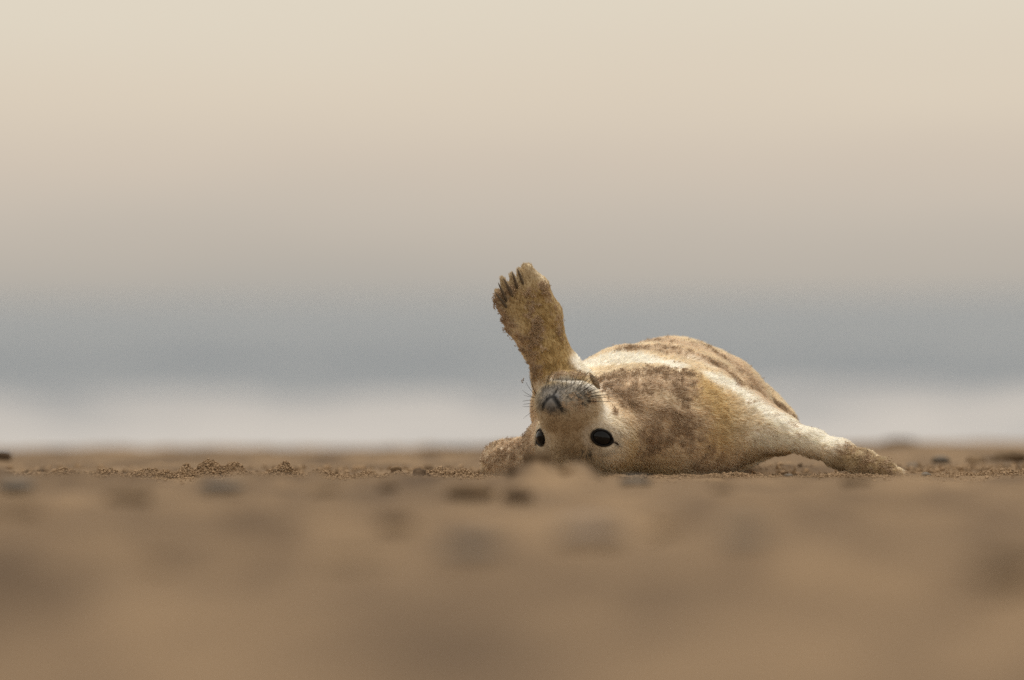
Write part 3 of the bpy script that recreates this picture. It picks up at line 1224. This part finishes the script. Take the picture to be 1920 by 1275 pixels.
hcol = fc * rng.uniform(0.86, 1.14, (len(P), 1))
ca = hc.attributes.new('coat_col', 'FLOAT_COLOR', 'CURVE')
rgba = np.ones((len(P), 4), np.float32)
rgba[:, :3] = np.clip(hcol, 0.005, 0.95)
ca.data.foreach_set('color', rgba.ravel())
hc.materials.append(M_FUR)
fur = part('fur', hc)
fur['kind'] = 'stuff'

# ---- grains
OCT = np.array([[1, 0, 0], [-1, 0, 0], [0, 1, 0], [0, -1, 0], [0, 0, 1], [0, 0, -1]], float)
OF = np.array([[0, 2, 4], [2, 1, 4], [1, 3, 4], [3, 0, 4], [2, 0, 5], [1, 2, 5], [3, 1, 5], [0, 3, 5]])


def grains_mesh(name, P, R, base=(0.30, 0.205, 0.120), var=0.3):
    n = len(P)
    jit = rng.uniform(0.65, 1.3, (n, 6, 1))
    # random rotation by random orthogonal-ish frames
    q1 = rng.normal(size=(n, 3))
    q1 /= np.linalg.norm(q1, axis=1, keepdims=True)
    q2 = np.cross(q1, rng.normal(size=(n, 3)))
    q2 /= np.linalg.norm(q2, axis=1, keepdims=True)
    q3 = np.cross(q1, q2)
    Rm = np.stack([q1, q2, q3], 1)
    v = np.einsum('vk,nkc->nvc', OCT, Rm) * jit * np.asarray(R)[:, None, None] + P[:, None, :]
    f = (OF[None] + (np.arange(n) * 6)[:, None, None]).reshape(-1, 3)
    me = fast_mesh(name, v.reshape(-1, 3), f, M_GRAIN, False)
    bri = np.repeat(rng.uniform(1 - var, 1 + var, n) * np.where(rng.random(n) < .05, 0.5, 1.0), 6)
    col = np.array(base)[None] * bri[:, None]
    set_col(me, 'grain_col', col)
    return me


wsand = csand ** 1.5 * facing + 0.004 * hidden
P, Nn, tv, bary = sample_surface(26000, wsand)
cl = fbm(P, 130, 2, 401)
keep = cl > 0.42
P, Nn, cl = P[keep], Nn[keep], cl[keep]
flipg = smooth(W(0, 715)[2], W(0, 690)[2], P[:, 2]) * smooth(W(1090, 0)[0], W(1070, 0)[0], P[:, 0])
R = rng.uniform(0.0005, 0.0010, len(P)) * (1 + 0.35 * flipg)
P = P + Nn * (0.0015 + rng.random(len(P))[:, None] * (0.0032 + 0.002 * smooth(.5, .65, cl))[:, None])
part('clinging_sand', grains_mesh('clinging_sand', P, R, (0.39, 0.28, 0.18)))['kind'] = 'stuff'

# ---- loose grains and crumbs on the beach
def scatter(n, x0, x1, y0, y1, thr, freq, seed, r0, r1, lift=0.4):
    x, y = rng.uniform(x0, x1, n), rng.uniform(y0, y1, n)
    m = fbm(np.stack([x, y, np.zeros(n)], 1), freq, 3, seed)
    k = rng.random(n) < smooth(thr - 0.08, thr + 0.08, m)
    x, y = x[k], y[k]
    r = r0 + (r1 - r0) * rng.random(len(x)) ** 3
    z = ground_z(x, y) + r * lift
    return np.stack([x, y, z], 1), r


parts_ = [scatter(52000, -0.82, 0.82, -0.16, 0.16, 0.50, 11, 501, 0.0007, 0.0022),
          scatter(5000, -0.82, 0.82, -0.14, 0.18, 0.54, 8, 503, 0.001, 0.0030),
          scatter(5000, -0.9, 0.95, 0.2, 1.6, 0.54, 5, 505, 0.002, 0.007),
          scatter(5000, -0.9, 0.9, -1.6, -0.16, 0.54, 5, 507, 0.001, 0.004)]
# heaps of crumbs on the humps
for hx, hy, hz, wx, wy, sh in HUMPS:
    if abs(hy) < .12:
        n = int(1500 + 26000 * wx)
        x, y = rng.normal(hx, wx * .8, n), rng.normal(hy, wy * .8, n)
        r = 0.0006 + 0.0022 * rng.random(n) ** 3
        z = ground_z(x, y) + r * rng.uniform(-.2, 1.0, n) + 0.004 * (fbm(np.stack([x, y, x * 0], 1), 110, 2, 77) - .5)
        parts_.append((np.stack([x, y, z], 1), r))
P = np.concatenate([a for a, _ in parts_])
R = np.concatenate([b for _, b in parts_])
crumbs = link('sand_crumbs', grains_mesh('sand_crumbs', P, R, (0.29, 0.196, 0.114), 0.2))
tag(crumbs, 'loose crumbs of damp sand scattered along the ridge by the seal pup', 'sand', None, 'stuff')


# ---------------------------------------------------------------- stones and clods
def rock_mesh(name, r, sq, mat, seed, rough=0.35, sub=3):
    import bmesh
    bm = bmesh.new()
    bmesh.ops.create_icosphere(bm, subdivisions=sub, radius=1.0)
    me = bpy.data.meshes.new(name)
    bm.to_mesh(me)
    bm.free()
    n = len(me.vertices)
    co = np.zeros(n * 3, np.float32)
    me.vertices.foreach_get('co', co)
    co = co.reshape(-1, 3)
    k = 1 + rough * (fbm(co + seed * 3.7, 1.1, 3, seed) - 0.5) * 2 + rough * .4 * (fbm(co + seed, 4.0, 2, seed) - 0.5)
    co = co * k[:, None] * np.array([1.0, 0.85, sq]) * r
    me.vertices.foreach_set('co', co.ravel())
    me.polygons.foreach_set('use_smooth', np.ones(len(me.polygons), bool))
    me.update()
    me.materials.append(mat)
    return me


def rock(name, px, py, y, wpx, mat, label, cat, sq=0.7, rough=0.3, group=None):
    """stone whose middle sits at the pixel; half sunk in the sand there"""
    r = wpx * 0.5 * (D + y) / F
    p = W(px, py, y)
    gz = float(ground_z(np.array([p[0]]), np.array([y]))[0])
    if -8 < y < -1:
        r, sq = r * 1.35, sq * 0.6
    o = link(name, rock_mesh(name, r, sq, mat, random.randint(1, 999), rough))
    o.location = (p[0], y, gz + r * sq * 0.35)
    o.rotation_euler = (0, 0, random.uniform(0, 6))
    tag(o, label, cat, group)
    return o


def ground_depth(px, py, y0, y1):
    """depth at which the sight line through a pixel first meets the sand"""
    ys = np.arange(y0, y1, 0.01)
    pts = np.array([W(px, py, v) for v in ys])
    g = ground_z(pts[:, 0], pts[:, 1], False)
    k = np.where(pts[:, 2] <= g)[0]
    return float(ys[k[0]]) if len(k) else None


ROCKS = [
    ('pebble', 786, 893, 0.02, 27, M_STONE_BROWN, 'round dark brown pebble on the sharp sand ridge left of the pup', 'pebble', .8, None),
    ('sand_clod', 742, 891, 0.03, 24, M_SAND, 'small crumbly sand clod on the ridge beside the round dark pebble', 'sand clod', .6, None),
    ('pebble', 1737, 897, -0.06, 22, M_STONE_GREY, 'small blue grey pebble on the sand past the tip of the stretched flipper', 'pebble', .55, None),
    ('pebble', 1478, 890, 0.0, 20, M_STONE_GREY, 'dark grey pebble on the sand under the stretched flipper', 'pebble', .5, None),
    ('sand_clod', 415, 886, -0.03, 9, M_STONE_BROWN, 'tiny dark clod set in the tallest crumbly sand heap', 'sand clod', .8, None),
    ('pebble', 30, 916, None, 60, M_STONE_GREY, 'blurred blue grey pebble near the left edge of the beach', 'pebble', .5, None),
    ('sand_clod', 25, 962, None, 75, M_CLOD, 'blurred brown sand clod below the pebble at the left edge', 'sand clod', .5, None),
    ('sand_clod', 240, 936, None, 66, M_CLOD, 'blurred brown clod in the sand below the left part of the ridge', 'sand clod', .5, None),
    ('pebble', 415, 918, None, 66, M_STONE_GREY, 'blurred long grey pebble in front of the tallest crumbly heap', 'pebble', .35, None),
    ('sand_clod', 612, 924, None, 46, M_CLOD, 'blurred brown clod in front of the ridge midway to the pup', 'sand clod', .5, None),
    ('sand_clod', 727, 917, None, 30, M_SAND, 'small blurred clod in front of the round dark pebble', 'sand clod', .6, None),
    ('sand_clod', 972, 934, None, 48, M_STONE_BROWN, 'dark brown clod at the foot of the blurred mound before the pup', 'sand clod', .7, None),
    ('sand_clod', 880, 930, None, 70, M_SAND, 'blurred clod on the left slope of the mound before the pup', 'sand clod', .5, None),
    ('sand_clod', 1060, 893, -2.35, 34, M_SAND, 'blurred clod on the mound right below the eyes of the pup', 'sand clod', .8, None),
    ('sand_clod', 968, 900, -2.4, 30, M_STONE_BROWN, 'small dark clod on the left flank of the mound before the pup', 'sand clod', .8, None),
    ('sand_clod', 1118, 890, -2.35, 26, M_CLOD, 'small clod on the right flank of the mound before the pup', 'sand clod', .8, None),
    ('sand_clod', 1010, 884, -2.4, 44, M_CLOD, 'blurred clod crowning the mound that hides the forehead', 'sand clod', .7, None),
    ('pebble', 1192, 908, None, 52, M_STONE_GREY, 'blurred flat grey pebble in front of the neck of the pup', 'pebble', .4, None),
    ('sand_clod', 1355, 916, None, 32, M_CLOD, 'small blurred clod in front of the chest of the pup', 'sand clod', .5, None),
    ('sand_clod', 1608, 908, None, 44, M_CLOD, 'blurred brown clod in front of the stretched flipper', 'sand clod', .5, None),
    ('pebble', 885, 1035, None, 95, M_STONE_GREY, 'large blurred grey pebble in the near sand below the mound', 'pebble', .5, None),
    ('pebble', 1105, 1005, None, 95, M_STONE_PALE, 'pale blurred stone in the near sand below the pup', 'pebble', .6, None),
    ('pebble', 1395, 1010, None, 64, M_STONE_GREY, 'blurred grey pebble in the near sand below the right shoulder', 'pebble', .5, None),
    ('sand_clod', 1250, 990, None, 80, M_SAND, 'broad blurred clod in the near sand between pale and grey stones', 'sand clod', .3, None),
    ('sand_clod', 1905, 1075, None, 110, M_CLOD, 'big blurred clod of sand in the near right corner', 'sand clod', .4, None),
    ('sand_clod', 670, 1055, None, 130, M_CLOD, 'wide flat blurred clod left of the large near grey pebble', 'sand clod', .25, None),
    ('sand_clod', 250, 1060, None, 120, M_SAND, 'wide flat blurred clod in the near sand at left', 'sand clod', .25, None),
    ('sand_clod', 740, 985, None, 60, M_SAND, 'blurred clod up the sand from the wide flat one', 'sand clod', .4, None),
    ('sand_clod', 5, 872, 2.2, 36, M_STONE_BROWN, 'dark clod on the swell behind the ridge at the left edge', 'sand clod', .8, None),
    ('seaweed_clump', 835, 846, 7.0, 110, M_STONE_BROWN, 'dark strip of washed up weed at the beach edge left of the pup', 'seaweed', .12, None),
    ('seaweed_clump', 730, 843, 7.2, 44, M_STONE_BROWN, 'small dark tuft of weed at the beach edge beside the long strip', 'seaweed', .2, None),
    ('seaweed_clump', 1685, 833, 7.4, 72, M_STONE_BROWN, 'dark mound of weed at the beach edge above the stretched flipper', 'seaweed', .16, None),
    ('pebble', 1765, 868, None, 34, M_STONE_GREY, 'grey pebble behind the crumbly sand past the flipper tip', 'pebble', .5, None),
    ('pebble', 1712, 876, None, 30, M_STONE_GREY, 'flat grey pebble just behind the flipper tip', 'pebble', .4, None),
    ('sand_clod', 1890, 858, 2.2, 70, M_CLOD, 'dark clod on the swell behind the ridge at the right edge', 'sand clod', .5, None),
    ('sand_clod', 1830, 862, 1.9, 50, M_SAND, 'low clod left of the dark one behind the right ridge', 'sand clod', .4, None),
    ('sand_clod', 800, 874, 1.2, 30, M_SAND, 'blurred clod behind the round dark pebble', 'sand clod', .6, None),
]
for (nm, px, py, y, w, mt, lab, cat, sq, grp) in ROCKS:
    if y is None:
        rng_ = (-9.5, -0.15) if py > 895 else (0.2, 9)
        y = ground_depth(px, py, *rng_)
        if y is None:
            continue
    rock(nm, px, py, y, w, mt, lab, cat, sq, 0.3, grp)

# dark flake stuck at the corner of the mouth
h0, n0 = hit(1114, 717)
if h0 is not None:
    fl = link('debris_flake', rock_mesh('debris_flake', px_(14), 0.35, M_FLAKE, 77, 0.5))
    zax = Vector(n0)
    xax = Vector((0.45, 0, -0.8))
    xax = (xax - zax * xax.dot(zax)).normalized()
    yax = zax.cross(xax)
    fl.matrix_world = Matrix.Translation(Vector(h0 + n0 * px_(2.5))) @ Matrix((xax, yax, zax)).transposed().to_4x4() @ Matrix.Diagonal((1.15, 0.75, 1, 1))
    tag(fl, 'dark brown flake of debris stuck at the mouth corner of the pup', 'debris')
# a pinch of sand thrown up by the flipper
P = W(980, 714, 0.02)[None] + rng.normal(0, 0.0014, (14, 3))
fs2 = link('flying_sand', grains_mesh('flying_sand', P, rng.uniform(.0006, .0012, 14), (0.25, 0.17, 0.10)))
tag(fs2, 'tiny pinch of sand flying in the air left of the muzzle', 'sand', None, 'stuff')
